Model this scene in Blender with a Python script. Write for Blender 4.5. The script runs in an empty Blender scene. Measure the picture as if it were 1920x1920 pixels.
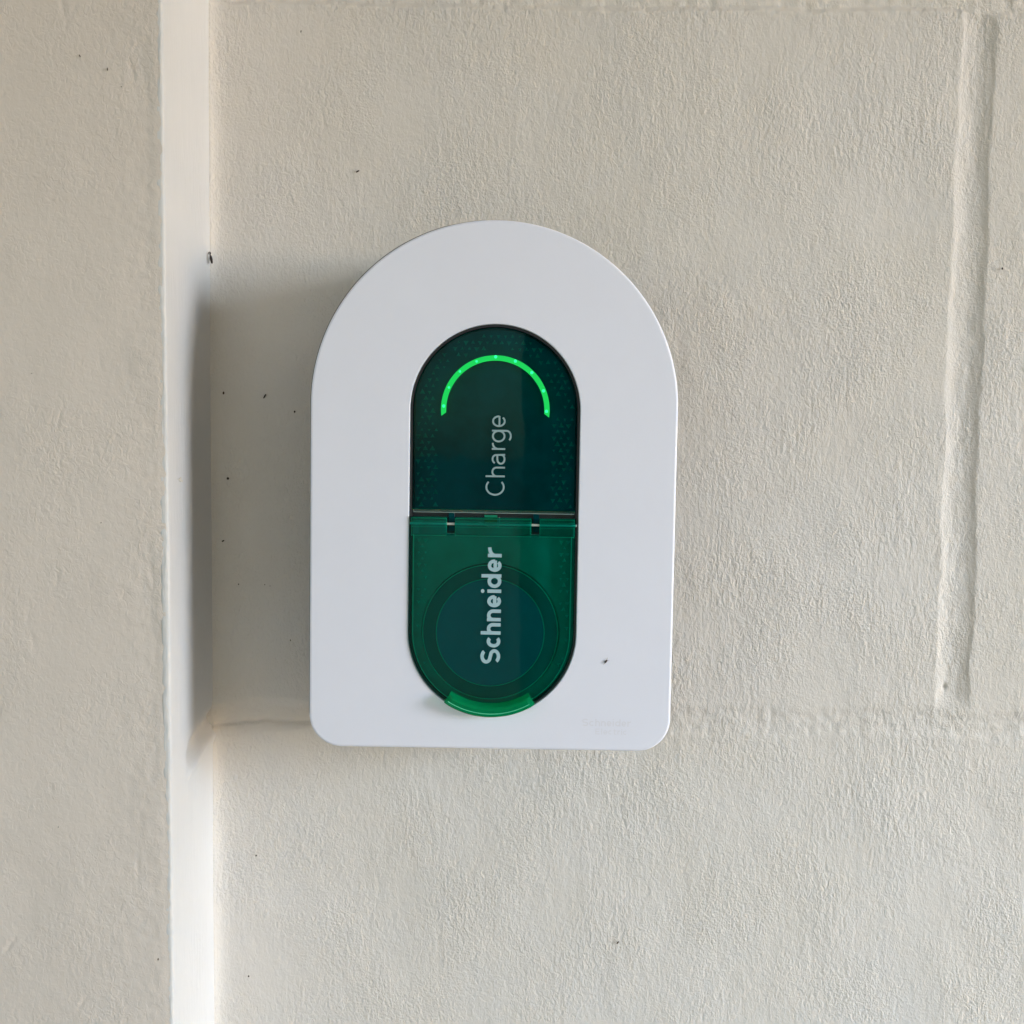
import bpy, bmesh, math, random
import numpy as np
from mathutils import Vector, Matrix
R = math.radians
Z0 = 1.25                      # height of the middle of the charger above the ground
S = bpy.context.scene

# ------------------------------------------------------------------ camera
cam = bpy.data.cameras.new('camera')
cam.sensor_width = 36.0
cam.lens = 36.9
cam.clip_start = 0.02
cam.clip_end = 400.0
co = bpy.data.objects.new('camera', cam)
S.collection.objects.link(co)
co.matrix_world = Matrix.Translation((0.0, -0.804, Z0 + 0.0427)) @ Matrix.Rotation(R(86.5), 4, 'X') @ Matrix.Rotation(R(0.7), 4, 'Z')
S.camera = co

# ------------------------------------------------------------------ sky, sun, exposure
SUN_EL, SUN_OFF = 11.0, 25.6      # elevation; angle off the plane of the wall
AZ = 90.0 + SUN_OFF              # clockwise from +Y
W = bpy.data.worlds.new('World')
S.world = W
W.use_nodes = True
nt = W.node_tree
bg = nt.nodes['Background']
sky = nt.nodes.new('ShaderNodeTexSky')
sky.sky_type = 'NISHITA'
sky.sun_disc = False
sky.sun_elevation = R(SUN_EL)
sky.sun_rotation = R(AZ)
sky.dust_density = 1.0
sky.ozone_density = 1.0
sky.air_density = 1.0
nt.links.new(sky.outputs[0], bg.inputs[0])
bg.inputs[1].default_value = 0.147
sl = bpy.data.lights.new('sun', 'SUN')
sl.energy = 1.4
sl.angle = R(21)
sl.color = (0.50, 0.735, 1.0)
so = bpy.data.objects.new('sun', sl)
S.collection.objects.link(so)
sd = Vector((math.sin(R(AZ)) * math.cos(R(SUN_EL)), math.cos(R(AZ)) * math.cos(R(SUN_EL)), math.sin(R(SUN_EL))))
so.rotation_euler = sd.to_track_quat('Z', 'Y').to_euler()
so.location = sd * 5 + Vector((0, 0, Z0))
S.view_settings.view_transform = 'Standard'
S.view_settings.look = 'None'
S.view_settings.gamma = 1.0
S.view_settings.exposure = 1.46


# ------------------------------------------------------------------ helpers
def link(o, parent=None):
    S.collection.objects.link(o)
    if parent is not None:
        o.parent = parent
    return o


def tag(o, label=None, cat=None, group=None, kind=None):
    for k, v in (('label', label), ('category', cat), ('group', group), ('kind', kind)):
        if v:
            o[k] = v
    return o


def empty(name, loc, label, cat, rot=(0, 0, 0)):
    o = bpy.data.objects.new(name, None)
    o.empty_display_size = 0.05
    o.location = loc
    o.rotation_euler = rot
    link(o)
    return tag(o, label, cat)


def obj(name, bm, m, parent=None, smooth=None, fix=True):
    if fix:
        bmesh.ops.recalc_face_normals(bm, faces=bm.faces)
    me = bpy.data.meshes.new(name)
    bm.to_mesh(me)
    bm.free()
    me.materials.append(m)
    if smooth is not None:
        me.shade_smooth()
        try:
            me.set_sharp_from_angle(angle=R(smooth))
        except Exception:
            pass
        for p_ in me.polygons:
            if abs(p_.normal.y) > 0.9995:
                p_.use_smooth = False
    return link(bpy.data.objects.new(name, me), parent)


def nodes(name):
    m = bpy.data.materials.new(name)
    m.use_nodes = True
    t = m.node_tree
    return m, t, t.nodes['Principled BSDF'], t.nodes['Material Output']


def N(t, kind, **kw):
    n = t.nodes.new(kind)
    for k, v in kw.items():
        if k.startswith('i_'):
            n.inputs[k[2:].replace('_', ' ')].default_value = v
        else:
            setattr(n, k, v)
    return n


def coord(t, scale, off=(0, 0, 0)):
    tc = N(t, 'ShaderNodeTexCoord')
    mp = N(t, 'ShaderNodeMapping')
    mp.inputs['Scale'].default_value = scale
    mp.inputs['Location'].default_value = off
    t.links.new(tc.outputs['Object'], mp.inputs['Vector'])
    return mp.outputs[0]


def ramp(t, src, a, b, va=0.0, vb=1.0):
    r = N(t, 'ShaderNodeMapRange')
    r.inputs['From Min'].default_value = a
    r.inputs['From Max'].default_value = b
    r.inputs['To Min'].default_value = va
    r.inputs['To Max'].default_value = vb
    t.links.new(src, r.inputs['Value'])
    return r.outputs[0]


def mixc(t, fac, a, b):
    m = N(t, 'ShaderNodeMix', data_type='RGBA')
    if isinstance(fac, float):
        m.inputs[0].default_value = fac
    else:
        t.links.new(fac, m.inputs[0])
    for i, c in ((6, a), (7, b)):
        if isinstance(c, tuple):
            m.inputs[i].default_value = (*c, 1)
        else:
            t.links.new(c, m.inputs[i])
    return m.outputs[2]


def math2(t, op, a, b):
    m = N(t, 'ShaderNodeMath', operation=op)
    for i, c in ((0, a), (1, b)):
        if isinstance(c, (int, float)):
            m.inputs[i].default_value = c
        else:
            t.links.new(c, m.inputs[i])
    return m.outputs[0]


def noise(t, vec, detail=2.0, rough=0.5, dist=0.0):
    n = N(t, 'ShaderNodeTexNoise')
    n.inputs['Scale'].default_value = 1.0
    n.inputs['Detail'].default_value = detail
    n.inputs['Roughness'].default_value = rough
    n.inputs['Distortion'].default_value = dist
    t.links.new(vec, n.inputs['Vector'])
    return n.outputs[0]


# ------------------------------------------------------------------ paint materials
def paint(name, base, warm, grain_h, grain_w, dist, patch=(0.30, 0.60), rough=0.75, stain=False):
    """roller-stippled masonry paint; grain about 2.5 mm wide and 6 mm tall"""
    m, t, p, out = nodes(name)
    sc = [1 / 0.0030, 1 / 0.0030, 1 / 0.0030]
    sc[0] = sc[1] = 1000.0 / grain_w
    sc[2] = 1000.0 / grain_h
    g1 = noise(t, coord(t, sc), 3.0, 0.55, 0.9)
    g2 = noise(t, coord(t, [s * 0.45 for s in sc], (3.1, 7.7, 1.3)), 2.0, 0.5, 0.6)
    amp = noise(t, coord(t, (14, 14, 14), (5, 2, 9)), 2.0)
    ampf = ramp(t, amp, patch[0], patch[1], 0.4, 1.0)
    ht = math2(t, 'ADD', math2(t, 'MULTIPLY', g1, 0.75), math2(t, 'MULTIPLY', g2, 0.5))
    if stain:
        g3 = noise(t, coord(t, [1000 / 3.4, 1000 / 3.4, 1000 / 13.0], (2, 9, 4)), 2.0, 0.5, 0.5)
        g4 = noise(t, coord(t, [1000 / 1.9] * 3, (7, 1, 3)), 2.0, 0.5, 0.3)
        k1 = ramp(t, noise(t, coord(t, (9, 9, 6), (3, 3, 8)), 2.0), 0.42, 0.62)
        k2 = ramp(t, noise(t, coord(t, (11, 11, 9), (8, 1, 2)), 2.0), 0.45, 0.6)
        ht = math2(t, 'ADD', ht, math2(t, 'MULTIPLY', math2(t, 'MULTIPLY', g3, k1), 0.7))
        ht = math2(t, 'ADD', ht, math2(t, 'MULTIPLY', math2(t, 'MULTIPLY', g4, k2), 0.6))
    ht = math2(t, 'MULTIPLY', ht, ampf)
    b = N(t, 'ShaderNodeBump')
    b.inputs['Strength'].default_value = 1.0
    b.inputs['Distance'].default_value = dist
    t.links.new(ht, b.inputs['Height'])
    t.links.new(b.outputs[0], p.inputs['Normal'])
    cl = ramp(t, noise(t, coord(t, (6, 6, 6)), 4.0, 0.6), 0.35, 0.68)
    c1 = mixc(t, cl, base, warm)
    if stain:
        s1 = ramp(t, noise(t, coord(t, (9, 9, 5), (0.9, 4, 6.2)), 5.0, 0.7), 0.52, 0.75, 0.0, 0.22)
        c1 = mixc(t, s1, c1, (0.50, 0.53, 0.57))
    # faint grime specks
    v = N(t, 'ShaderNodeTexVoronoi', feature='F1')
    v.inputs['Scale'].default_value = 16.0
    v.inputs['Randomness'].default_value = 1.0
    t.links.new(coord(t, (1, 1, 1), (0.3, 0.1, 0.7)), v.inputs['Vector'])
    sp = ramp(t, v.outputs['Distance'], 0.008, 0.016, 1.0, 0.0)
    gate = ramp(t, noise(t, coord(t, (23, 23, 23), (1, 8, 4)), 1.0), 0.56, 0.6)
    c2 = mixc(t, math2(t, 'MULTIPLY', math2(t, 'MULTIPLY', sp, gate), 0.4), c1, (0.09, 0.07, 0.05))
    t.links.new(c2, p.inputs['Base Color'])
    p.inputs['Roughness'].default_value = rough
    p.inputs['Specular IOR Level'].default_value = 0.3
    return m


M_wall = paint('cream_masonry_paint', (0.65, 0.63, 0.61), (0.63, 0.60, 0.56), 4.3, 2.6, 0.0014, stain=True)
M_pil = paint('beige_masonry_paint', (0.71, 0.66, 0.625), (0.68, 0.63, 0.595), 4.2, 3.2, 0.0011, (0.42, 0.66))
M_bead = paint('white_corner_paint', (0.69, 0.70, 0.725), (0.64, 0.65, 0.67), 16.0, 2.0, 0.0010, (0.4, 0.7), 0.6)


def plain(name, col, rough=0.5, spec=0.5, bump=None, bs=0.0, var=0.06):
    m, t, p, out = nodes(name)
    k = ramp(t, noise(t, coord(t, (35, 35, 35)), 4.0, 0.6), 0.3, 0.7)
    lo = tuple(c * (1 - var) for c in col)
    t.links.new(mixc(t, k, lo, col), p.inputs['Base Color'])
    p.inputs['Roughness'].default_value = rough
    p.inputs['Specular IOR Level'].default_value = spec
    if bump:
        b = N(t, 'ShaderNodeBump')
        b.inputs['Distance'].default_value = bs
        t.links.new(noise(t, coord(t, (bump,) * 3), 2.0), b.inputs['Height'])
        t.links.new(b.outputs[0], p.inputs['Normal'])
    return m


def tinted(name, tint, rough=0.03, haze=0.0, hazecol=(0.02, 0.25, 0.14), ior=1.22):
    """clear coloured plastic: tinted straight-through light plus a fresnel reflection"""
    m, t, p, out = nodes(name)
    t.nodes.remove(p)
    tr = N(t, 'ShaderNodeBsdfTransparent')
    tr.inputs[0].default_value = (*tint, 1)
    gl = N(t, 'ShaderNodeBsdfGlossy')
    gl.inputs['Roughness'].default_value = rough
    gl.inputs['Color'].default_value = (0.8, 0.97, 1, 1)  # cool tint put into the reflection, in place of a bluer sky
    fr = N(t, 'ShaderNodeFresnel')
    fr.inputs[0].default_value = ior
    b = N(t, 'ShaderNodeBump')
    b.inputs['Distance'].default_value = 0.0004
    b.inputs['Strength'].default_value = 0.2
    t.links.new(noise(t, coord(t, (38, 38, 22)), 2.0), b.inputs['Height'])
    t.links.new(b.outputs[0], gl.inputs['Normal'])
    body = tr.outputs[0]
    if haze > 0:
        df = N(t, 'ShaderNodeBsdfDiffuse')
        df.inputs[0].default_value = (*hazecol, 1)
        tl = N(t, 'ShaderNodeBsdfTranslucent')
        tl.inputs[0].default_value = (*hazecol, 1)
        ms = N(t, 'ShaderNodeMixShader')
        ms.inputs[0].default_value = 0.5
        t.links.new(df.outputs[0], ms.inputs[1])
        t.links.new(tl.outputs[0], ms.inputs[2])
        m2 = N(t, 'ShaderNodeMixShader')
        m2.inputs[0].default_value = haze
        t.links.new(body, m2.inputs[1])
        t.links.new(ms.outputs[0], m2.inputs[2])
        body = m2.outputs[0]
    mx = N(t, 'ShaderNodeMixShader')
    t.links.new(fr.outputs[0], mx.inputs[0])
    t.links.new(body, mx.inputs[1])
    t.links.new(gl.outputs[0], mx.inputs[2])
    t.links.new(mx.outputs[0], out.inputs['Surface'])
    return m


def glow(name, col, strength):
    m, t, p, out = nodes(name)
    p.inputs['Base Color'].default_value = (*[c * 0.15 for c in col], 1)
    p.inputs['Emission Color'].default_value = (*col, 1)
    p.inputs['Emission Strength'].default_value = strength
    p.inputs['Roughness'].default_value = 0.6
    p.inputs['Specular IOR Level'].default_value = 0.1
    return m


M_white = plain('white_matt_plastic', (0.79, 0.82, 0.95), 0.45, 0.4, 1500, 0.00003, 0.015)
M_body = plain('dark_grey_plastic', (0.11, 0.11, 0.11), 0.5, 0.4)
M_well = plain('dark_recess_plastic', (0.55, 0.62, 0.62), 0.5, 0.3)
M_back = plain('window_backing', (0.12, 0.17, 0.24), 0.6, 0.2, None, 0, 0.4)
M_black = plain('black_gasket_and_shade', (0.012, 0.014, 0.020), 0.5, 0.4)
M_edge = plain('green_edge_highlight', (0.15, 0.70, 0.50), 0.3, 0.5)
M_lprism = plain('liner_prism_plastic', (0.62, 0.70, 0.70), 0.5, 0.3)
M_lip_shine = plain('green_lip_highlight', (0.12, 0.80, 0.50), 0.25, 0.6)
M_liner = plain('liner_plastic', (0.40, 0.46, 0.47), 0.5, 0.3, None, 0, 0.3)
M_prism = plain('moulded_prism_plastic', (0.24, 0.34, 0.33), 0.4, 0.5)
M_cap = plain('navy_socket_cap', (0.14, 0.22, 0.42), 0.35, 0.4)
M_capring = plain('dark_socket_ring', (0.07, 0.17, 0.22), 0.35, 0.4)
M_capedge = plain('pale_socket_highlight', (0.55, 0.85, 0.75), 0.3, 0.5)
M_ink = plain('pale_blue_ink', (0.36, 0.56, 0.64), 0.5, 0.3)
M_ink2 = plain('thin_grey_ink', (0.27, 0.42, 0.46), 0.5, 0.3)
M_emb = plain('embossed_grey_plastic', (0.77, 0.79, 0.90), 0.35, 0.4)
M_steel = plain('pin_steel', (0.50, 0.53, 0.50), 0.3, 0.6)
M_win = tinted('dark_green_window', (0.05, 0.76, 0.74), 0.03, ior=1.16)
M_flap = tinted('green_flap_plastic', (0.05, 0.80, 0.73), 0.03, 0.02, ior=1.26)
M_rim = tinted('green_moulded_edge', (0.15, 0.75, 0.55), 0.08, 0.6, (0.03, 0.60, 0.36))
M_lip = tinted('bright_green_lip', (0.10, 0.80, 0.55), 0.06, 0.34, (0.005, 0.85, 0.36))
M_arc = glow('lit_green_light_guide', (0.01, 0.62, 0.10), 0.36)
M_led = glow('lit_green_led', (0.03, 1.0, 0.36), 0.52)
M_dirt = plain('dark_dirt', (0.07, 0.055, 0.045), 0.8, 0.2)
M_bug = plain('brown_insect_shell', (0.035, 0.022, 0.018), 0.5, 0.3)
M_wing = plain('grey_insect_wing', (0.30, 0.29, 0.28), 0.4, 0.5)
M_chip = plain('peeling_paint_flake', (0.72, 0.69, 0.63), 0.6, 0.3)

# ------------------------------------------------------------------ numpy value noise and height-field meshes
rng = np.random.RandomState(7)
LAT = rng.rand(512, 512)


def vn(X, Z, sx, sz, seed=0):
    x = X / sx + seed * 17.31
    z = Z / sz + seed * 29.77
    xi = np.floor(x).astype(int)
    zi = np.floor(z).astype(int)
    fx = x - xi
    fz = z - zi
    fx = fx * fx * (3 - 2 * fx)
    fz = fz * fz * (3 - 2 * fz)
    a = LAT[xi % 512, zi % 512]
    b = LAT[(xi + 1) % 512, zi % 512]
    c = LAT[xi % 512, (zi + 1) % 512]
    d = LAT[(xi + 1) % 512, (zi + 1) % 512]
    return (a * (1 - fx) + b * fx) * (1 - fz) + (c * (1 - fx) + d * fx) * fz - 0.5


def sstep(x, a, b):
    t = np.clip((x - a) / (b - a), 0, 1)
    return t * t * (3 - 2 * t)


def axis(lo, a, b, hi, fine, coarse):
    p = [np.arange(lo, a, coarse)] if lo < a else []
    p.append(np.arange(a, b, fine))
    p.append(np.arange(b, hi, coarse) if b < hi else np.array([b]))
    p.append(np.array([hi])) if hi > b else None
    return np.unique(np.round(np.concatenate(p), 7))


def grid_mesh(name, P, mask, m, parent=None, flip=False):
    """P (nx,nz,3) points; mask (nx-1,nz-1) cells kept"""
    nx, nz = P.shape[:2]
    idx = np.arange(nx * nz).reshape(nx, nz)
    q = np.stack([idx[:-1, :-1], idx[1:, :-1], idx[1:, 1:], idx[:-1, 1:]], -1)[mask]
    if flip:
        q = q[:, ::-1]
    used, inv = np.unique(q.ravel(), return_inverse=True)
    co_ = P.reshape(-1, 3)[used]
    me = bpy.data.meshes.new(name)
    me.vertices.add(len(used))
    me.vertices.foreach_set('co', co_.astype(np.float32).ravel())
    nf = len(q)
    me.loops.add(nf * 4)
    me.loops.foreach_set('vertex_index', inv.astype(np.int32).ravel())
    me.polygons.add(nf)
    me.polygons.foreach_set('loop_start', np.arange(0, nf * 4, 4, dtype=np.int32))
    me.update(calc_edges=True)
    me.materials.append(m)
    me.shade_smooth()
    return link(bpy.data.objects.new(name, me), parent)


# ------------------------------------------------------------------ block wall (plane y=0, blocks split by recessed joints)
XC = -0.2292                     # inner corner between wall and pillar
xs = axis(XC - 0.0204, XC - 0.0204, 0.43, 1.3, 0.0012, 0.012)
zs = axis(-1.25, -0.44, 0.40, 0.95, 0.0012, 0.012)
X, Z = np.meshgrid(xs, zs, indexing='ij')
JX, JZ1, JZ2 = 0.3437, -0.1675, 0.3785
wob = 0.0030 * vn(Z, Z * 0, 0.05, 1, 3) + 0.0012 * vn(Z, Z * 0, 0.012, 1, 4)
wobh = 0.0050 * vn(X, X * 0, 0.05, 1, 5) + 0.0016 * vn(X, X * 0, 0.010, 1, 6)
dv = X - JX - wob
inspan = sstep(Z, JZ1 + 0.006, JZ1 + 0.026)
inspan = inspan * (1 - sstep(Z, JZ2 - 0.012, JZ2 - 0.002))
hw = 0.0135 + 0.0020 * vn(Z, Z, 0.03, 0.03, 8)
prof = np.clip(1 - np.abs(dv / hw) ** 2.2, 0, 1)
jv = 0.0027 * prof * inspan
dh1 = Z - JZ1 - wobh
hh = 0.0135 + 0.004 * vn(X, X, 0.04, 0.04, 9)
ph1 = 1 - sstep(np.abs(dh1), hh * 0.25, hh)
left = 1 - sstep(X, -0.15, 0.0)
jh1 = ph1 * (0.0013 + 0.0020 * left)
crack = 1.6 * np.exp(-((dh1 + 0.0055 + 0.003 * vn(X, X * 0, 0.02, 1, 12)) / 0.0012) ** 2) * left * 0.0016
lump = (vn(X, Z, 0.006, 0.005, 10) + 0.6 * vn(X, Z, 0.003, 0.003, 11)) * 0.0007 * (1 - sstep(np.abs(dh1), 0.006, 0.018))
dh2 = Z - JZ2 - wobh * 0.7
jh2 = 0.0035 * (1 - sstep(np.abs(dh2), 0.003, 0.0095))
lump2 = vn(X, Z, 0.006, 0.005, 13) * 0.0012 * (1 - sstep(np.abs(dh2), 0.006, 0.016))
und = 0.0006 * vn(X, Z, 0.16, 0.12, 14) + 0.0004 * vn(X, Z, 0.04, 0.05, 15) + 0.00022 * vn(X, Z, 0.006, 0.012, 16)
wjh = 0.00055 * vn(X, Z, 0.004, 0.011, 20) * prof * inspan
pit = 0.0022 * np.exp(-(((X - 0.3375) / 0.0016) ** 2 + ((Z + 0.1385) / 0.0026) ** 2))
cove = 0.006 * np.exp(-np.clip(X - XC, 0, 9) / 0.0045)
H = und - jv - jh1 - crack + lump - jh2 + lump2 + wjh - pit + cove
P = np.stack([X, -H, Z + Z0], -1)
xc = (X[:-1, :-1] + X[1:, 1:]) / 2
zc = (Z[:-1, :-1] + Z[1:, 1:]) / 2
mv = (np.abs(dv[:-1, :-1]) < 0.0115) & (zc > JZ1) & (zc < JZ2)
m1 = np.abs(dh1[:-1, :-1]) < 0.0085
m2 = np.abs(dh2[:-1, :-1]) < 0.0070
mort = mv | m1 | m2
wall = empty('block_wall', (0.5, 0.0, 0.0), 'cream painted blockwork wall with recessed joints behind the charger', 'wall')
low = dh1[:-1, :-1] < 0
upp = dh2[:-1, :-1] > 0
lft = dv[:-1, :-1] < 0
for msk, lab in ((~mort & ~low & ~upp & lft, None), (~mort & ~low & ~upp & ~lft, None), (~mort & low, None), (~mort & upp, None)):
    b = grid_mesh('block', P, msk, M_wall, wall)
    b.matrix_parent_inverse = wall.matrix_world.inverted()
    b.location = (-0.5, 0, 0)
b = grid_mesh('mortar_joint', P, mort, M_wall, wall)
b.location = (-0.5, 0, 0)
for c in wall.children:
    c.matrix_parent_inverse = Matrix.Identity(4)

# ------------------------------------------------------------------ pillar on the left: beige front, white corner and side
pillar = empty('pillar', (-0.6, -0.055, 0.0), 'beige rendered pillar with smooth white painted side, left of the charger', 'pillar')
PD = 0.110                       # how far the pillar stands out
px_ = axis(-1.4, -0.43, XC - 0.0029, XC - 0.0029, 0.0012, 0.012)
zs2 = zs
X, Z = np.meshgrid(px_, zs2, indexing='ij')
hp = 0.0014 * vn(X, Z, 0.15, 0.12, 31) + 0.0006 * vn(X, Z, 0.03, 0.03, 32) + 0.00035 * vn(X, Z, 0.009, 0.010, 33) * (vn(X, Z, 0.06, 0.05, 35) + 0.5)
hp = hp + 0.0004 * vn(X, Z, 0.004, 0.005, 34) * sstep(X, XC - 0.05, XC - 0.01)
# short trowel scratches
r2 = random.Random(3)
for k in range(46):
    sx, sz = r2.uniform(-0.41, -0.24), r2.uniform(-0.42, 0.38)
    a, ln = r2.uniform(0.5, 1.9), r2.uniform(0.003, 0.010)
    ca, sa = math.cos(a), math.sin(a)
    uu = (X - sx) * ca + (Z - sz) * sa
    vv = -(X - sx) * sa + (Z - sz) * ca
    hp = hp - r2.uniform(0.0002, 0.0006) * np.exp(-(uu / ln) ** 2 - (vv / 0.0011) ** 2)
ed = sstep(X, XC - 0.0075, XC - 0.0029) * 0.0003
edge_fade = sstep(X, XC - 0.012, XC - 0.0029)
hp = hp * (1 - 0.75 * edge_fade) - ed
Xr = X + sstep(X, XC - 0.016, XC - 0.0029) * (0.0003 + 0.0022 * vn(Z, X * 0, 0.007, 1, 51) + 0.0016 * vn(Z, X * 0, 0.0028, 1, 52))
Xr = Xr + 0.0026 * np.clip((0.36 - Z) / 0.72, 0, 1.3)
P = np.stack([Xr, -PD - hp - 0.00035 * edge_fade, Z + Z0], -1)
o = grid_mesh('front_face', P, np.ones((X.shape[0] - 1, X.shape[1] - 1), bool), M_pil, pillar)
o.matrix_parent_inverse = Matrix.Identity(4)
o.location = (0.6, 0.055, 0)
# white corner and side, swept profile (s = distance along the profile from the front face round the corner to the wall)
rc = 0.0018
s_fr = 0.0012
S_all = axis(-0.0050, -0.0050, s_fr + rc * math.pi / 2 + (PD - rc), s_fr + rc * math.pi / 2 + (PD - rc) + 0.014, 0.0010, 0.001)
SS, Z = np.meshgrid(S_all, zs2, indexing='ij')
L1 = s_fr
L2 = s_fr + rc * math.pi / 2
th = np.clip((SS - L1) / rc, 0, math.pi / 2)
bx = np.where(SS < L1, XC - rc - (L1 - SS), XC - rc + rc * np.sin(th))
by = np.where(SS < L1, -PD, np.where(SS < L2, -PD + rc - rc * np.cos(th), -PD + rc + (SS - L2)))
nx_ = np.where(SS < L1, 0.0, np.sin(th))
ny_ = np.where(SS < L1, -1.0, -np.cos(th))
dep = np.clip(by + PD, 0, PD)                    # 0 at the front corner, PD at the wall
hs = 0.0007 * vn(SS, Z, 0.05, 0.12, 41) + 0.00018 * vn(SS, Z, 0.008, 0.03, 42)
rag = 0.0005 * vn(SS, Z, 0.004, 0.004, 43) + 0.0006 * vn(SS * 0, Z, 1, 0.010, 44)
hs = hs + rag * (1 - sstep(dep, 0.0, 0.006))
# the horizontal joint carried across the side: lumpy groove sloping down towards the front
gz = JZ1 + 0.0 - 0.020 * (1 - dep / PD) ** 1.3 + 0.0035 * vn(SS, SS * 0, 0.02, 1, 45)
gd = Z - gz
gr = np.exp(-(gd / 0.0075) ** 2) * sstep(dep, 0.030, 0.055)
gr2 = np.exp(-((gd + 0.012) / 0.0045) ** 2) * sstep(dep, 0.030, 0.050)
hs = hs - 0.0062 * gr + 0.0022 * gr2 + 0.0015 * vn(SS, Z, 0.006, 0.006, 46) * gr
hs = hs - 0.0006 * np.exp(-((dep - 0.052) / 0.006) ** 2) * np.exp(-((gd + 0.03) / 0.02) ** 2)
start = sstep(SS, -0.0046, -0.0016)
P = np.stack([bx + nx_ * hs + 0.0026 * np.clip((0.36 - Z) / 0.72, 0, 1.3) * (1 - dep / PD), by + ny_ * hs + (1 - start) * 0.0045, Z + Z0], -1)
o = grid_mesh('side_face', P, np.ones((SS.shape[0] - 1, SS.shape[1] - 1), bool), M_bead, pillar)
o.matrix_parent_inverse = Matrix.Identity(4)
o.location = (0.6, 0.055, 0)
o['label'] = 'smooth white painted side of the pillar'

# ------------------------------------------------------------------ ground, and an unseen roof, wall and board added to shape the light
M_ground = plain('warm_concrete', (0.64, 0.49, 0.35), 0.9, 0.2, 60, 0.002, 0.25)
bm = bmesh.new()
bmesh.ops.create_grid(bm, x_segments=1, y_segments=1, size=120.0)
g = tag(obj('ground', bm, M_ground), kind='structure')
# added roof over the wall: shades the upper sky
M_soffit = plain('beige_bounce_soffit', (0.72, 0.56, 0.40), 0.9, 0.2, 30, 0.001, 0.15)
M_side = plain('tan_bounce_wall', (0.74, 0.58, 0.42), 0.8, 0.2, 200, 0.0006, 0.1)
M_board = plain('charcoal_board', (0.05, 0.055, 0.05), 0.7, 0.3, 60, 0.001, 0.3)
M_fascia = plain('cream_fascia_board', (0.6, 0.57, 0.5), 0.7, 0.3)
RX0, RX1, RY0, RY1, RZ = -3.2, 4.6, -3.4, 0.12, Z0 + 1.36
roof = empty('added_roof', (0.5, -1.6, RZ), 'unseen flat roof, tan side wall and dark board added to shape the light', 'added_roof')


def box(name, x0, x1, y0, y1, z0, z1, m, parent, org):
    bm = bmesh.new()
    bmesh.ops.create_cube(bm, size=1.0)
    for v_ in bm.verts:
        v_.co = Vector(((x0 + x1) / 2 + v_.co.x * (x1 - x0) - org[0], (y0 + y1) / 2 + v_.co.y * (y1 - y0) - org[1], (z0 + z1) / 2 + v_.co.z * (z1 - z0) - org[2]))
    bmesh.ops.bevel(bm, geom=bm.edges[:], offset=0.004, segments=1, affect='EDGES')
    return obj(name, bm, m, parent)


ro_ = (0.5, -1.6, RZ)
box('added_soffit', RX0, RX1, RY0, RY1, RZ, RZ + 0.02, M_soffit, roof, ro_)  # underside of the added roof, warm so that it tints the bounce
box('added_fascia', RX1 + 0.002, RX1 + 0.03, RY0, RY1, RZ - 0.05, RZ + 0.16, M_fascia, roof, ro_)
box('added_fascia', RX0, RX1, RY0 - 0.03, RY0 - 0.002, RZ - 0.05, RZ + 0.16, M_fascia, roof, ro_)
box('added_side_wall', 2.14, 2.26, RY0 + 0.01, -1.42, 0.0, RZ - 0.004, M_side, roof, ro_)  # added wall: narrows the light from the right and warms the bounce
box('dark_reflected_board', 0.035, 0.36, RY0 + 0.02, RY0 + 0.07, 0.0, RZ - 0.004, M_board, roof, ro_)  # added dark board, there to be mirrored in the green plastic
box('added_deck', RX0, RX1, RY0, RY1, RZ + 0.024, RZ + 0.12, M_fascia, roof, ro_)


# ------------------------------------------------------------------ the charger
EC = Vector((-0.0134, 0.0, Z0 - 0.161))
ch = empty('wall_charger', EC, 'white arch-topped electric vehicle charger with green pill-shaped window and lit arc', 'charger', (0, R(0.22), 0))


def V(u, d, v):                  # mm in the front plane of the plate: right, towards the viewer, up
    return Vector((u / 1000, -(0.105 + d / 1000), (v + 161.0) / 1000))


def arch(ins=0.0, hw=122.0, vc=70.0, vb=-161.0, rcn=22.0, n=96):
    r_ = hw - ins
    pts = [(r_ * math.cos(a), vc + r_ * math.sin(a)) for a in np.linspace(0, math.pi, n)]
    b_, c_, w_ = vb + ins, rcn - ins, hw - ins
    pts += [(-w_ + c_ + c_ * math.cos(a), b_ + c_ + c_ * math.sin(a)) for a in np.linspace(math.pi, 1.5 * math.pi, 20)]
    pts += [(w_ - c_ + c_ * math.cos(a), b_ + c_ + c_ * math.sin(a)) for a in np.linspace(1.5 * math.pi, 2 * math.pi, 20)]
    return pts


PU, PT, PB, PH = 0.6, 67.6, -81.5, 56.3


def pill(ins=0.0, top=True, bot=True, n=64):
    r_ = PH - ins
    pts = [(PU + r_ * math.cos(a), PT + r_ * math.sin(a)) for a in np.linspace(0, math.pi, n)]
    pts += [(PU + r_ * math.cos(a), PB + r_ * math.sin(a)) for a in np.linspace(math.pi, 2 * math.pi, n)]
    return pts


def upper(ins=0.0, vb=-1.0, n=64):
    r_ = PH - ins
    pts = [(PU + r_ * math.cos(a), PT + r_ * math.sin(a)) for a in np.linspace(0, math.pi, n)]
    return pts + [(PU - r_, vb + ins), (PU + r_, vb + ins)]


def lower(ins=0.0, vt=-4.0, sq=0.0, n=64, shr=0.0):
    r_ = PH - ins - shr
    pts = [(PU + r_ * math.cos(a), PB + r_ * math.sin(a)) for a in np.linspace(math.pi, 2 * math.pi, n)]
    return pts + [(PU + r_, vt - ins), (PU - r_, vt - ins)]


def circle(r_, cu=PU, cv=0.0, n=72):
    return [(cu + r_ * math.cos(a), cv + r_ * math.sin(a)) for a in np.linspace(0, 2 * math.pi, n, endpoint=False)]


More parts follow.
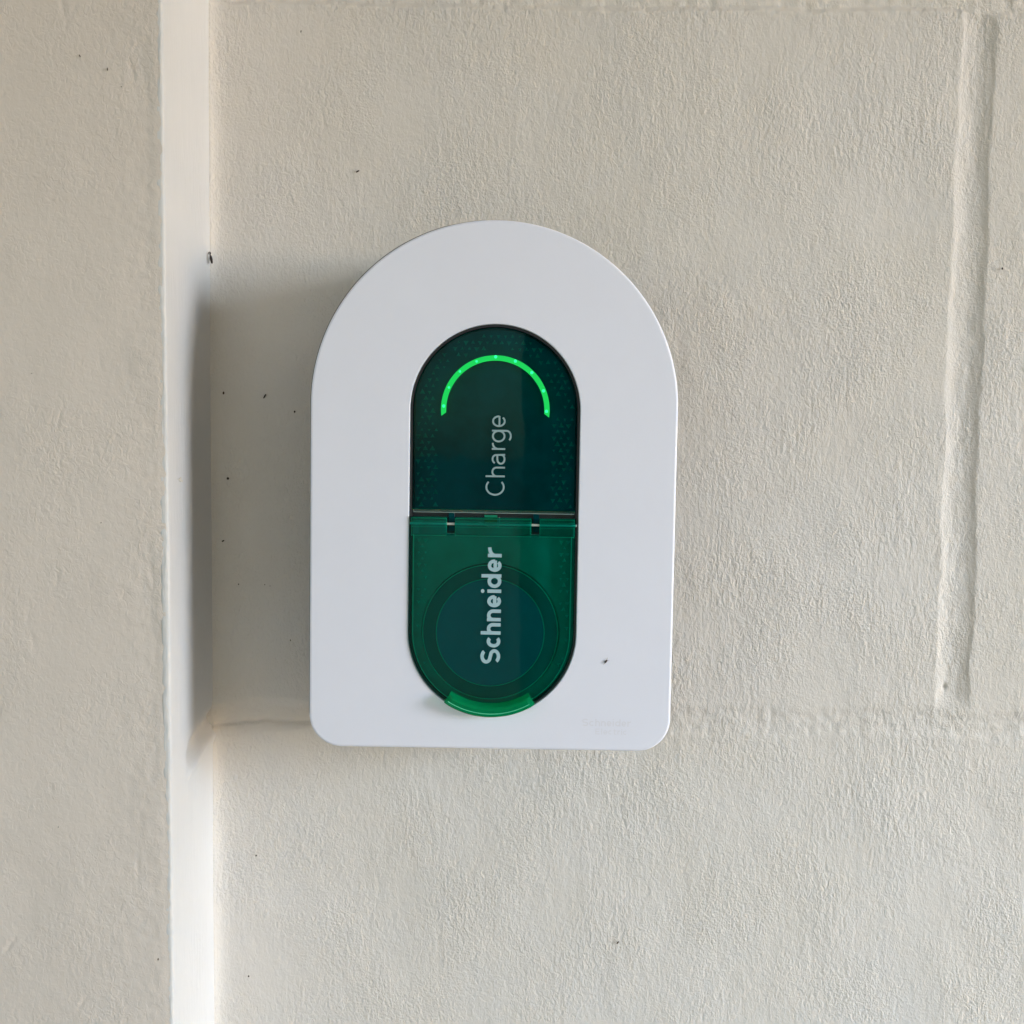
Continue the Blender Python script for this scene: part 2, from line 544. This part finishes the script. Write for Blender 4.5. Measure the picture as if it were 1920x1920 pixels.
def loft(bm, rings, cap0=False, cap1=False):
    """rings: list of (outline, d)"""
    vs = [[bm.verts.new(V(p[0], d, p[1])) for p in ol] for ol, d in rings]
    for a, b_ in zip(vs[:-1], vs[1:]):
        k = len(a)
        for i in range(k):
            bm.faces.new((a[i], a[(i + 1) % k], b_[(i + 1) % k], b_[i]))
    if cap0:
        bm.faces.new(vs[0])
    if cap1:
        bm.faces.new(vs[-1])
    return vs


def loop_edges(bm, vs):
    out = []
    for i in range(len(vs)):
        e = bm.edges.get((vs[i], vs[(i + 1) % len(vs)]))
        out.append(e or bm.edges.new((vs[i], vs[(i + 1) % len(vs)])))
    return out


def fillet(f, r_, d, n=5, out=True):
    """rings turning from a side wall to the front face at depth d"""
    rs = []
    for a in np.linspace(0, math.pi / 2, n):
        rs.append((f(r_ - r_ * math.cos(a)), d - r_ + r_ * math.sin(a)))
    return rs


# front plate with a pill-shaped opening
bm = bmesh.new()
outer = loft(bm, [(arch(1.2), -9.0), (arch(0.0), -8.0)] + fillet(arch, 1.7, 0.0, 7))
inner = loft(bm, [(pill(-0.2), -9.0)] + [(pill(-0.2 - (0.7 - 0.7 * math.cos(a))), -0.7 + 0.7 * math.sin(a)) for a in np.linspace(0, math.pi / 2, 5)])
bmesh.ops.triangle_fill(bm, use_beauty=True, edges=loop_edges(bm, outer[-1]) + loop_edges(bm, inner[-1]))
bmesh.ops.triangle_fill(bm, use_beauty=True, edges=loop_edges(bm, outer[0]) + loop_edges(bm, inner[0]))
obj('front_plate', bm, M_white, ch, 30)

# dark rim added for the plate's shaded edge, a little high and to the left
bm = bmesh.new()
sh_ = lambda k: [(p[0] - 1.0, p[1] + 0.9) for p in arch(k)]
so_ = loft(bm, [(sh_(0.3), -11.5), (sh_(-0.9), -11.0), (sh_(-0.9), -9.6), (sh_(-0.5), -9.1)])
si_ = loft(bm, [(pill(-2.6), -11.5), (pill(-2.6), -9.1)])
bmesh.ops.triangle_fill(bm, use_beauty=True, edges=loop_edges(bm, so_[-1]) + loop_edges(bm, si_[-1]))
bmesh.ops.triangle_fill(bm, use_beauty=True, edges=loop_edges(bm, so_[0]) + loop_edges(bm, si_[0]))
obj('rear_edge_shade', bm, M_body, ch, 30)

# housing behind it
bm = bmesh.new()
vs = loft(bm, [(arch(4.0), -104.5), (arch(3.0), -60.0), (arch(2.2), -14.0), (arch(2.2), -11.7)], True, False)
inn = loft(bm, [(pill(-2.0), -60.0), (pill(-2.0), -11.7)], True, False)
bmesh.ops.triangle_fill(bm, use_beauty=True, edges=loop_edges(bm, vs[-1]) + loop_edges(bm, inn[-1]))
obj('housing', bm, M_body, ch, 35)

# recess behind the flap
bm = bmesh.new()
loft(bm, [(pill(0.15), -0.8), (pill(0.15), -24.0), (pill(4.0), -26.0)], False, True)
loft(bm, [(pill(-0.1), -0.8), (pill(-0.1), -27.0)], False, True)
bmesh.ops.delete(bm, geom=[f for f in bm.faces if False], context='FACES')
obj('recess', bm, M_well, ch, 30)

# black gasket round the opening
bm = bmesh.new()
loft(bm, [(pill(0.0), -6.0), (pill(0.0), -1.4), (pill(0.3), -1.1), (pill(1.5), -1.3), (pill(1.7), -6.0)])
obj('gasket', bm, M_black, ch, 30)

# --- upper window
TABS = ((-29.4, 3.6), (27.2, 3.6))      # left edge and width of the two hinge tabs
bm = bmesh.new()
loft(bm, [(upper(1.8), -4.2), (upper(1.8), -1.5), (upper(2.0), -1.2), (upper(2.3), -1.0)], True, True)
win = obj('window', bm, M_win, ch, 25)
bm = bmesh.new()
loft(bm, [(upper(1.9), -12.0), (upper(1.9), -9.0), (upper(2.4), -8.6)], True, True)
obj('backing', bm, M_back, win, 25)
for u0, w_ in TABS:
    bm = bmesh.new()
    o4 = [(u0, -13.4), (u0 + w_, -13.4), (u0 + w_, -1.1), (u0, -1.1)]
    o4i = [(u0 + .3, -13.1), (u0 + w_ - .3, -13.1), (u0 + w_ - .3, -1.1), (u0 + .3, -1.1)]
    loft(bm, [(o4, -5.0), (o4, -1.5), (o4i, -1.2)], True, True)
    obj('hinge_tab', bm, M_win, win)
    bm = bmesh.new()
    loft(bm, [(o4, -8.0), (o4, -5.3)], True, True)
    obj('hinge_tab', bm, M_back, win)
# pale edge along the bottom of the window
bm = bmesh.new()
o4 = [(PU - 53.8, -1.15), (PU + 53.8, -1.15), (PU + 53.8, -0.75), (PU - 53.8, -0.75)]
loft(bm, [(o4, -1.6), (o4, -0.93)], True, True)
obj('window_edge', bm, M_prism, win)
# prisms moulded behind the window: small pyramids in staggered rows along both sides and round the top
bm = bmesh.new()
k = 3
base = [(2.0 * math.cos(a), 2.0 * math.sin(a)) for a in (-math.pi / 2, math.pi / 6, 5 * math.pi / 6)]
vb_ = [bm.verts.new((p[0] / 1000, 0, p[1] / 1000)) for p in base]
tp = bm.verts.new((0, -0.0012, 0))
for i in range(3):
    bm.faces.new((vb_[i], vb_[(i + 1) % 3], tp))
bm.faces.new(vb_)
bmesh.ops.recalc_face_normals(bm, faces=bm.faces)
prism_me = bpy.data.meshes.new('prism')
bm.to_mesh(prism_me)
bm.free()
prism_me.materials.append(M_prism)
pr = random.Random(5)
cnt = 0
row = 0
v = 3.5
while v < 122:
    u = -54.0 + (2.4 if row % 2 else 0)
    while u < 54.0:
        rad = math.hypot(u, max(0.0, v - PT))
        inside = (abs(u) < 52.0) if v < PT else (rad < 52.0)
        zone = (abs(u) > 38.5) if v < PT - 6 else (rad > 41.5)
        if inside and zone and pr.random() < 0.86:
            o = bpy.data.objects.new('prism', prism_me)
            link(o, win)
            o.location = V(PU + u, -8.5, v)
            s_ = pr.uniform(0.55, 1.15)
            o.scale = (s_, s_ * pr.uniform(0.4, 1.0), s_)
            if (row + int(u)) % 2:
                o.rotation_euler = (0, R(180), 0)
            cnt += 1
        u += 4.8
    v += 4.2
    row += 1
print('prisms', cnt)

# light arc with chamfered ends and its LEDs
bm = bmesh.new()
AR0, AR1 = 32.6, 36.1
angs = np.linspace(R(-3.5), R(183.5), 90)
ro = [(PU + AR1 * math.cos(a), PT + AR1 * math.sin(a)) for a in np.linspace(R(-7.0), R(187.0), 90)]
ri = [(PU + AR0 * math.cos(a), PT + AR0 * math.sin(a)) for a in angs]
fv = [[bm.verts.new(V(p[0], d, p[1])) for p in pts] for pts, d in ((ro, -0.85), (ri, -0.85), (ro, -1.6), (ri, -1.6))]
for i in range(89):
    bm.faces.new((fv[0][i], fv[0][i + 1], fv[1][i + 1], fv[1][i]))
    bm.faces.new((fv[0][i], fv[0][i + 1], fv[2][i + 1], fv[2][i]))
    bm.faces.new((fv[1][i], fv[1][i + 1], fv[3][i + 1], fv[3][i]))
for i in (0, 89):
    bm.faces.new((fv[0][i], fv[1][i], fv[3][i], fv[2][i]))
obj('light_arc', bm, M_arc, win, 30)
bm = bmesh.new()
bmesh.ops.create_uvsphere(bm, u_segments=12, v_segments=6, radius=0.00105)
for f in bm.verts:
    f.co.y *= 0.35
led_me = bpy.data.meshes.new('led')
bm.to_mesh(led_me)
bm.free()
led_me.materials.append(M_led)
led_me.shade_smooth()
for a, rr in ((-0.5, 34.0), (22.5, 34.4), (46.5, 34.6), (68.5, 34.9), (90.5, 35.1), (112, 34.4), (133.5, 34.6), (155, 34.2), (176.5, 34.4)):
    o = bpy.data.objects.new('led', led_me)
    link(o, win)
    o.location = V(PU + rr * math.cos(R(a)), -0.85, PT + rr * math.sin(R(a)))
    if a in (112, 133.5, 155):
        o.scale = (0.75, 0.8, 0.75)


# --- stroke lettering
def arc(cx, cy, rx, ry, a0, a1, n=22):
    return [(cx + rx * math.cos(R(a)), cy + ry * math.sin(R(a))) for a in np.linspace(a0, a1, n)]


def glyph(c, w, xh, cap, sw):
    h = sw / 2
    hs_ = h * 1.0
    rx = (w - sw) / 2
    cxm = w / 2
    if c == 'C':
        return [arc(cxm, cap / 2, rx + .04 * cap, cap / 2 - h, 48, 312, 40)]
    if c == 'c':
        return [arc(cxm, xh / 2, rx + .04 * cap, xh / 2 - h, 48, 312, 32)]
    if c in 'hn':
        ry = min(rx, xh * .5)
        top = cap if c == 'h' else xh
        return [[(h, 0), (h, top)], [(h, xh * .42)] + arc(cxm, xh - h - ry, rx, ry, 180, 0, 24) + [(w - h, 0)]]
    if c == 'r':
        return [[(h, 0), (h, xh)], [(h, xh * .40)] + arc(h + (w - h) * .95, xh - h - xh * .42, (w - h) * .95, xh * .42, 180, 88, 16)]
    if c == 'e':
        return [[(h * 1.2, xh * .46), (w - h * .6, xh * .46)], arc(cxm, xh / 2, rx, xh / 2 - h, -4, 318, 40)]
    if c == 'd':
        return [arc(cxm - h * .2, xh / 2, rx, xh / 2 - h, 0, 360, 40), [(w - h, 0), (w - h, cap)]]
    if c == 'g':
        return [arc(cxm - h * .2, xh / 2, rx, xh / 2 - h, 0, 360, 40), [(w - h, xh)] + arc(cxm, -cap * .06, rx, cap * .22, 0, -140, 24)]
    if c == 'a':
        return [arc(cxm, xh - h - xh * .27, rx * .92, xh * .27, 160, 0, 20) + [(w - h, 0)],
                [(w - h, xh * .58), (cxm, xh * .58)] + arc(cxm, xh * .31, rx, xh * .31 - h * .6, 110, 330, 28) + [(w - h, xh * .34)]]
    if c == 'i':
        return [[(h, 0), (h, xh)], ('dot', (h, cap * .93), h * 1.12)]
    if c == 'l':
        return [[(h, 0), (h, cap)]]
    if c == 't':
        return [[(w * .4, cap * .95), (w * .4, h), (w, h)], [(0, xh - h), (w, xh - h)]]
    if c == 'E':
        return [[(w, cap - h), (h, cap - h), (h, h), (w, h)], [(h, cap / 2), (w * .9, cap / 2)]]
    if c == 'S':
        r1 = (cap / 2 - h) / 2 + .0
        t_ = arc(cxm, cap - h - r1, rx, r1, 30, 90, 10) + arc(cxm, cap - h - r1, rx, r1, 90, 235, 22)
        b_ = arc(cxm, h + r1, rx, r1, 55, -90, 22) + arc(cxm, h + r1, rx, r1, -90, -150, 10)
        return [t_ + b_]
    return []


def ribbon(bm, pts, sw, f, lift):
    P_ = [Vector(p) for p in pts]
    cl = [P_[0]]
    for p in P_[1:]:
        if (p - cl[-1]).length > sw * 0.02:
            cl.append(p)
    P_ = cl
    n = len(P_)
    prev = None
    closed = (P_[0] - P_[-1]).length < sw * 0.05
    for i in range(n):
        if closed and i in (0, n - 1):
            d1 = (P_[-1] - P_[-2]).normalized()
            d2 = (P_[1] - P_[0]).normalized()
        else:
            d1 = (P_[i] - P_[i - 1]).normalized() if i else (P_[1] - P_[0]).normalized()
            d2 = (P_[i + 1] - P_[i]).normalized() if i < n - 1 else d1
        t_ = (d1 + d2)
        t_ = t_.normalized() if t_.length > 1e-6 else d1
        nr = Vector((-t_.y, t_.x))
        k_ = min(1.6, 1 / max(0.4, nr.dot(Vector((-d1.y, d1.x)))))
        a = bm.verts.new(f(P_[i] + nr * sw / 2 * k_, lift))
        b_ = bm.verts.new(f(P_[i] - nr * sw / 2 * k_, lift))
        if prev:
            bm.faces.new((prev[0], a, b_, prev[1]))
        prev = (a, b_)


def lettering(name, word, total, cap, xh, sw, f, m, parent, label=None, d=0.05):
    """word: list of (char, start, width) in the same units as total; f maps (x, y), lift to a point"""
    bm = bmesh.new()
    for c, x0, w in word:
        for j, st in enumerate(glyph(c, w, xh, cap, sw)):
            if st[0] == 'dot':
                vs_ = [bm.verts.new(f(Vector((x0 + st[1][0] + st[2] * math.cos(q), st[1][1] + st[2] * 0.9 * math.sin(q))), d)) for q in np.linspace(0, 2 * math.pi, 18, endpoint=False)]
                bm.faces.new(vs_)
                continue
            ribbon(bm, [(x0 + p[0], p[1]) for p in st], sw, f, d + 0.03 * j)
    o = obj(name, bm, m, parent, fix=False)
    for p_ in o.data.polygons:
        pass
    if label:
        o['label'] = label
    return o


def upright(u0, v0, k, dd):      # text running upwards: text x -> up, text y -> left
    return lambda p, l: V(u0 - p[1] * k, dd + l, v0 + p[0] * k)


def level(u0, v0, k, dd):
    return lambda p, l: V(u0 + p[0] * k, dd + l, v0 + p[1] * k)


kk = 0.3555 / 5.053
cw = [('C', 0, 148), ('h', 168, 100), ('a', 288, 102), ('r', 427, 66), ('g', 500, 116), ('e', 643, 108)]
lettering('lettering', cw, 750, 182, 127, 17, upright(7.6, 11.2, kk, -1.0), M_ink2, win, 'thin pale word Charge reading upwards')
# --- lower flap
FD = 1.2                          # flap front stands this much proud of the plate
bm = bmesh.new()


def flap_outline(ins=0.0, shr=0.9):
    r_ = PH - ins - shr
    pts = [(PU - 0.5 + r_ * math.cos(a), PB + r_ * math.sin(a)) for a in np.linspace(math.pi, 2 * math.pi, 72)]
    t_ = -3.9 - ins
    R0, L0 = PU - 0.5 + r_, PU - 0.5 - r_
    nb = -15.2 - ins
    pts += [(R0, t_)]
    for u0, w_ in reversed(TABS):
        a0, a1 = u0 - 1.1 - ins * .3, u0 + w_ + 0.35 + ins * .3
        pts += [(a1, t_), (a1, nb), (a0, nb), (a0, t_)]
    pts += [(L0, t_)]
    return pts


def slab(bm, f, d0, d1, bev=0.5):
    vs = loft(bm, [(f(0), d0), (f(0), d1 - bev), (f(bev * .3), d1 - bev * .3), (f(bev), d1)])
    bmesh.ops.triangle_fill(bm, use_beauty=True, edges=loop_edges(bm, vs[-1]))
    bmesh.ops.triangle_fill(bm, use_beauty=True, edges=loop_edges(bm, vs[0]))


slab(bm, flap_outline, FD - 2.6, FD)
flap = obj('flap', bm, M_flap, ch, 25)


def tube_line(bm, pts, r_, closed=False, seg=6):
    """round bar along (u,d,v) points"""
    Q = [V(*p) for p in pts]
    n = len(Q)
    rings = []
    for i in range(n):
        if closed:
            t_ = (Q[(i + 1) % n] - Q[i - 1]).normalized()
        else:
            t_ = (Q[min(i + 1, n - 1)] - Q[max(i - 1, 0)]).normalized()
        a = Vector((0, 1, 0)) if abs(t_.y) < .9 else Vector((1, 0, 0))
        b1 = t_.cross(a).normalized()
        b2 = t_.cross(b1)
        rings.append([bm.verts.new(Q[i] + (b1 * math.cos(x) + b2 * math.sin(x)) * r_ / 1000) for x in np.linspace(0, 2 * math.pi, seg, endpoint=False)])
    for i in range(n if closed else n - 1):
        a, b_ = rings[i], rings[(i + 1) % n]
        for j in range(seg):
            bm.faces.new((a[j], a[(j + 1) % seg], b_[(j + 1) % seg], b_[j]))
    if not closed:
        bm.faces.new(rings[0])
        bm.faces.new(rings[-1])


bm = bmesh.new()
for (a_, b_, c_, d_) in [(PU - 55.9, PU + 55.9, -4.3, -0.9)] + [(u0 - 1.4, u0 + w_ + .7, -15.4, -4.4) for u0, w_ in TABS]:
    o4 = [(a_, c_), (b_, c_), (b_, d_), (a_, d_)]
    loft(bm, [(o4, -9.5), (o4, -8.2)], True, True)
obj('hinge_shade', bm, M_black, ch)  # black plates that put the shade of the hinge gap into colour
# moulded edge line just inside the flap outline, and the hinge ribs; bright green carries their highlights
bm = bmesh.new()
ins = 2.7
r_ = PH - 0.9 - ins
pts = [(PU - 0.5 - r_, -16.0)] + [(PU - .5 + r_ * math.cos(a), PB + r_ * math.sin(a)) for a in np.linspace(math.pi, 2 * math.pi, 72)] + [(PU - .5 + r_, -16.0)]
tube_line(bm, [(p[0], FD - .7, p[1]) for p in pts], 0.26)
obj('moulded_rim', bm, M_edge, flap, 60)
segs = [(PU - 54.8, TABS[0][0] - 1.4), (TABS[0][0] + 4.3, TABS[1][0] - 1.4), (TABS[1][0] + 4.3, PU + 54.0)]
for a, b_ in segs:
    for (vv, rr, dd) in ((-4.9, .28, 0.1), (-7.0, .12, 0.0), (-10.6, .13, 0.0), (-16.4, .16, -.3)):
        bm = bmesh.new()
        tube_line(bm, [(a + .3, FD - 0.8 + dd, vv), (b_ - .3, FD - 0.8 + dd, vv)], rr)
        obj('hinge_rib', bm, M_edge, flap, 60)
    for uu in (a + .2, b_ - .2):
        bm = bmesh.new()
        tube_line(bm, [(uu, FD - .9, -4.9), (uu, FD - .9, -17.0)], .13)
        obj('hinge_rib', bm, M_edge, flap, 60)
# hinge pin and spring
bm = bmesh.new()
tube_line(bm, [(PU - 56.0, -0.15, -8.6), (PU + 55.6, -0.15, -8.6)], 0.85, seg=12)
obj('hinge_pin', bm, M_steel, ch, 60)
bm = bmesh.new()
pts = [(-4.6 + 8.8 * i / 112, -0.15 + 1.0 * math.cos(i * 2 * math.pi / 16), -8.6 + 1.3 * math.sin(i * 2 * math.pi / 16)) for i in range(113)]
pts = [(-9.5, -.3, -7.0)] + pts + [(4.6, -.3, -5.2), (4.4, -.3, -3.6)]
tube_line(bm, pts, 0.28, seg=6)
obj('hinge_spring', bm, M_steel, ch, 60)
bm = bmesh.new()
o4 = [(-5.6, -7.2), (3.0, -7.2), (3.0, -2.4), (-5.6, -2.4)]
loft(bm, [(o4, -3.2), (o4, -2.2)], True, True)
obj('spring_seat', bm, M_rim, ch)
# lip to lift the flap by
bm = bmesh.new()
LR0, LR1 = 47.6, 55.9
a0, a1 = R(236.5), R(302.5)
prof = []
n = 40
secs = []
for i, a in enumerate(np.linspace(a0, a1, n)):
    e_ = min(1.0, min(i, n - 1 - i) / 2.0)
    e_ = 0.75 + 0.25 * e_
    c_, s_ = math.cos(a), math.sin(a)
    sec = [(LR0, FD + .02), (LR0 + .5, FD + 3.0 * e_), (LR0 + 1.6, FD + 6.6 * e_), (LR0 + 3.0, FD + 7.6 * e_), (LR1 - 1.2, FD + 7.4 * e_),
           (LR1 - .3, FD + 6.6 * e_), (LR1, FD + 5.4 * e_), (LR1, FD - 0.6)]
    secs.append([bm.verts.new(V(PU - .5 + r__ * c_, d_, PB + r__ * s_)) for r__, d_ in sec])
for a_, b_ in zip(secs[:-1], secs[1:]):
    for j in range(8):
        bm.faces.new((a_[j], a_[(j + 1) % 8], b_[(j + 1) % 8], b_[j]))
bm.faces.new(secs[0])
bm.faces.new(secs[-1])
obj('lip', bm, M_lip, flap, 30)
bm = bmesh.new()
tube_line(bm, [(PU - .5 + 53.2 * math.cos(a), FD + 7.45, PB + 53.2 * math.sin(a)) for a in np.linspace(a0 + .03, a1 - .05, 40)], 0.28)
obj('lip_highlight', bm, M_lip_shine, flap, 60)  # bright bar put in as the highlight line along the lip
# lettering on the flap
sw_ = [('S', 0, 135), ('c', 158, 98), ('h', 270, 108), ('n', 394, 110), ('e', 524, 112), ('i', 657, 31), ('d', 706, 124), ('e', 852, 114), ('r', 986, 92)]
lettering('lettering', sw_, 1090, 183, 127, 32, upright(6.4, -102.2, kk * 1.035, FD), M_ink, flap, 'bold pale blue maker name reading upwards')
# faint raised maker's mark at the lower right of the plate
kl = 0.3555
e1 = [('S', 0, 12), ('c', 14, 9), ('h', 25, 9), ('n', 36, 9), ('e', 47, 9), ('i', 58, 3), ('d', 63, 10), ('e', 75, 9), ('r', 86, 7)]
lettering('lettering', e1, 100, 14, 10, 2.3, level(62.4, -144.0, kl, 0.0), M_emb, ch, 'faint raised grey maker name at the lower right of the plate')
e2 = [('E', 0, 8), ('l', 11, 2), ('e', 15, 8), ('c', 25, 7), ('t', 34, 6), ('r', 42, 5), ('i', 49, 2), ('c', 53, 7)]
lettering('lettering', e2, 70, 11, 8, 1.6, level(71.5, -149.6, kl, 0.0), M_emb, ch, 'faint raised grey second line of the maker name')

prism2 = prism_me.copy()
prism2.materials.clear()
prism2.materials.append(M_lprism)
# liner round the socket, with the same prisms along its sides
bm = bmesh.new()
vo_ = loft(bm, [(lower(0.2, -16.5), -13.0), (lower(0.2, -16.5), -10.0)])
vi_ = loft(bm, [(circle(46.9, PU - 1.2, -82.5), -13.0), (circle(46.9, PU - 1.2, -82.5), -10.0)])
bmesh.ops.triangle_fill(bm, use_beauty=True, edges=loop_edges(bm, vo_[-1]) + loop_edges(bm, vi_[-1]))
liner = obj('liner', bm, M_liner, ch, 30)
row = 0
v = -20.5
while v > -118:
    for sgn in (-1, 1):
        for uu in (46.0, 50.6):
            uu2 = uu + (2.2 if row % 2 else 0)
            rr_ = math.hypot(uu2, min(0.0, v - PB))
            if math.hypot(uu2, v - PB) > 49.5 and rr_ < 52.5 and pr.random() < 0.8:
                o = bpy.data.objects.new('prism', prism2)
                link(o, liner)
                o.location = V(PU + sgn * uu2, -9.9, v)
                s_ = pr.uniform(0.5, 1.0)
                o.scale = (s_, s_, s_)
                if row % 2:
                    o.rotation_euler = (0, R(180), 0)
    v -= 4.2
    row += 1
# socket seen through the flap
CV = -82.0 - 0.5
bm = bmesh.new()
loft(bm, [(circle(46.2, PU - 1.2, CV), -24.0), (circle(46.2, PU - 1.2, CV), -8.5), (circle(45.4, PU - 1.2, CV), -8.0)], False, True)
sock = obj('socket', bm, M_capring, ch, 30)
bm = bmesh.new()
loft(bm, [(circle(36.6, PU - 1.4, CV), -9.0), (circle(36.6, PU - 1.4, CV), -6.8), (circle(36.0, PU - 1.4, CV), -6.4)], True, True)
obj('socket_cap', bm, M_cap, sock, 30)
for rr, dd, th_ in ((45.9, -7.9, .34), (36.6, -6.3, .28)):
    bm = bmesh.new()
    tube_line(bm, [(p[0], dd, p[1]) for p in circle(rr, PU - 1.3, CV)], th_, True)
    obj('socket_rim', bm, M_capedge, sock, 60)  # pale rims: highlights of the cap edges put into their colour


# ------------------------------------------------------------------ small things
def at(px, py, Y):
    """the point of the plane y=Y under a pixel of the 1920 px photograph"""
    d = co.matrix_world.to_3x3() @ Vector(((px - 960) / 1968.0, (960 - py) / 1968.0, -1))
    c_ = co.matrix_world.translation
    return c_ + d * ((Y - c_.y) / d.y)


def blob(bm, loc, rx, ry, rz, ang=0.0, seg=8):
    m_ = Matrix.Translation(loc) @ Matrix.Rotation(ang, 4, 'Y') @ Matrix.Diagonal((rx, ry, rz, 1))
    bmesh.ops.create_uvsphere(bm, u_segments=seg, v_segments=max(4, seg // 2), radius=1.0, matrix=m_)


# insect by the inner corner
p0 = at(389, 484, -0.012)
e0 = empty('insect', (XC + 0.0012, -0.012, p0.z), 'small dark insect on the white pillar side near the corner', 'insect')
bm = bmesh.new()
blob(bm, Vector((0.0016, 0.000, -0.0008)), .0011, .0012, .0036, R(-12))
blob(bm, Vector((0.0006, -0.0006, 0.0034)), .0011, .0012, .0014)
obj('body', bm, M_bug, e0, 60)
for dy, dz in ((-.0022, -.0012), (-.0010, .0020)):
    bm = bmesh.new()
    blob(bm, Vector((0.0006, dy, dz)), .0004, .0010, .0034, R(4))
    obj('wing', bm, M_wing, e0, 60)
# fly on the plate
p0 = at(1136, 1240, -0.105)
e0 = empty('fly', (p0.x, -0.105, p0.z), 'tiny dark fly on the lower right of the white plate', 'insect', (0, R(38), 0))
bm = bmesh.new()
blob(bm, Vector((0, -.0006, 0)), .00065, .0006, .0014)
obj('body', bm, M_bug, e0, 60)
bm = bmesh.new()
for q in ((.0003, -.0002, .0010, .9), (-.0003, -.0002, -.0010, 2.4), (0.0002, -.0002, -.0016, 0.2), (-.0002, -.0002, .0016, -.5)):
    blob(bm, Vector((q[0], q[1], q[2])), .00012, .00012, .0015, q[3], 6)
obj('leg', bm, M_wing, e0, 60)
# paint flake on the pillar side
p0 = at(334, 900, -0.083)
bm = bmesh.new()
pts = [(-.0045, -.0016), (-.002, -.0006), (-.0005, .0016), (.0006, .0022), (.0012, .0008), (.0036, .0016), (.0020, -.0004), (.0, -.0014)]
top_ = [bm.verts.new((.0014, -p[0] * 1.6, p[1] - p[0] * .6)) for p in pts]
bot_ = [bm.verts.new((.0004, -p[0] * 1.4, p[1] * .8 - p[0] * .6)) for p in pts]
bm.faces.new(top_)
for i in range(8):
    bm.faces.new((top_[i], top_[(i + 1) % 8], bot_[(i + 1) % 8], bot_[i]))
o = obj('paint_flake', bm, M_chip)
o.location = (XC, -0.083, p0.z)
for v_ in o.data.vertices:
    v_.co.y = -v_.co.y
tag(o, 'pale flake of paint peeling from the white pillar side', 'paint flake')
# specks of dirt on wall and pillar
bm = bmesh.new()
rs_ = random.Random(9)
for (x_, y_, w_, h_, a_) in ((428, 897, 2.6, 2.6, 0), (497, 743, 1.6, 5, 30), (420, 737, 2, 3, 0), (553, 772, 1.8, 2.2, 0), (448, 1095, 1.3, 1.3, 0), (398, 1496, 2, 2, 0),
                             (481, 1603, 1.7, 1.7, 0), (467, 1829, 1.8, 1.8, 0), (1158, 1766, 1.6, 3.5, 40), (1878, 504, 1.4, 2.4, 0), (671, 322, 1.5, 4, 60), (565, 60, 1, 2.5, 10),
                             (408, 812, 1.6, 3.6, -50), (419, 1014, 1.5, 3.0, 60), (497, 1096, 1.0, 1.0, 0), (545, 1200, 1.0, 1.6, 0), (400, 1750, 2.2, 2.2, 0), (399, 1764, .9, 5, -15),
                             (407, 1778, 1.0, 6, 65), (399, 1789, 2, 2, 0)):
    q = at(x_, y_, 0.0)
    blob(bm, Vector((q.x, -0.0012, q.z)), w_ * .0004, .0007, h_ * .0004, R(a_), 8)
for (x_, y_, w_, h_, a_) in ((150, 105, 1.3, 3.5, -25), (202, 130, 1.2, 4, 0), (297, 1798, 1.8, 3.2, 0), (110, 1550, 1.2, 1.6, 0), (228, 163, 1.2, 1.2, 0), (60, 700, 1.1, 1.1, 0), (190, 980, 1, 2, 30)):
    q = at(x_, y_, -PD)
    blob(bm, Vector((q.x, -PD - 0.0004, q.z)), w_ * .00026, .0006, h_ * .00028, R(a_), 8)
o = obj('dirt_specks', bm, M_dirt, None, 60)
tag(o, 'small dark dirt specks scattered over the painted wall and pillar', 'dirt', kind='stuff')
# mote of dust on the window
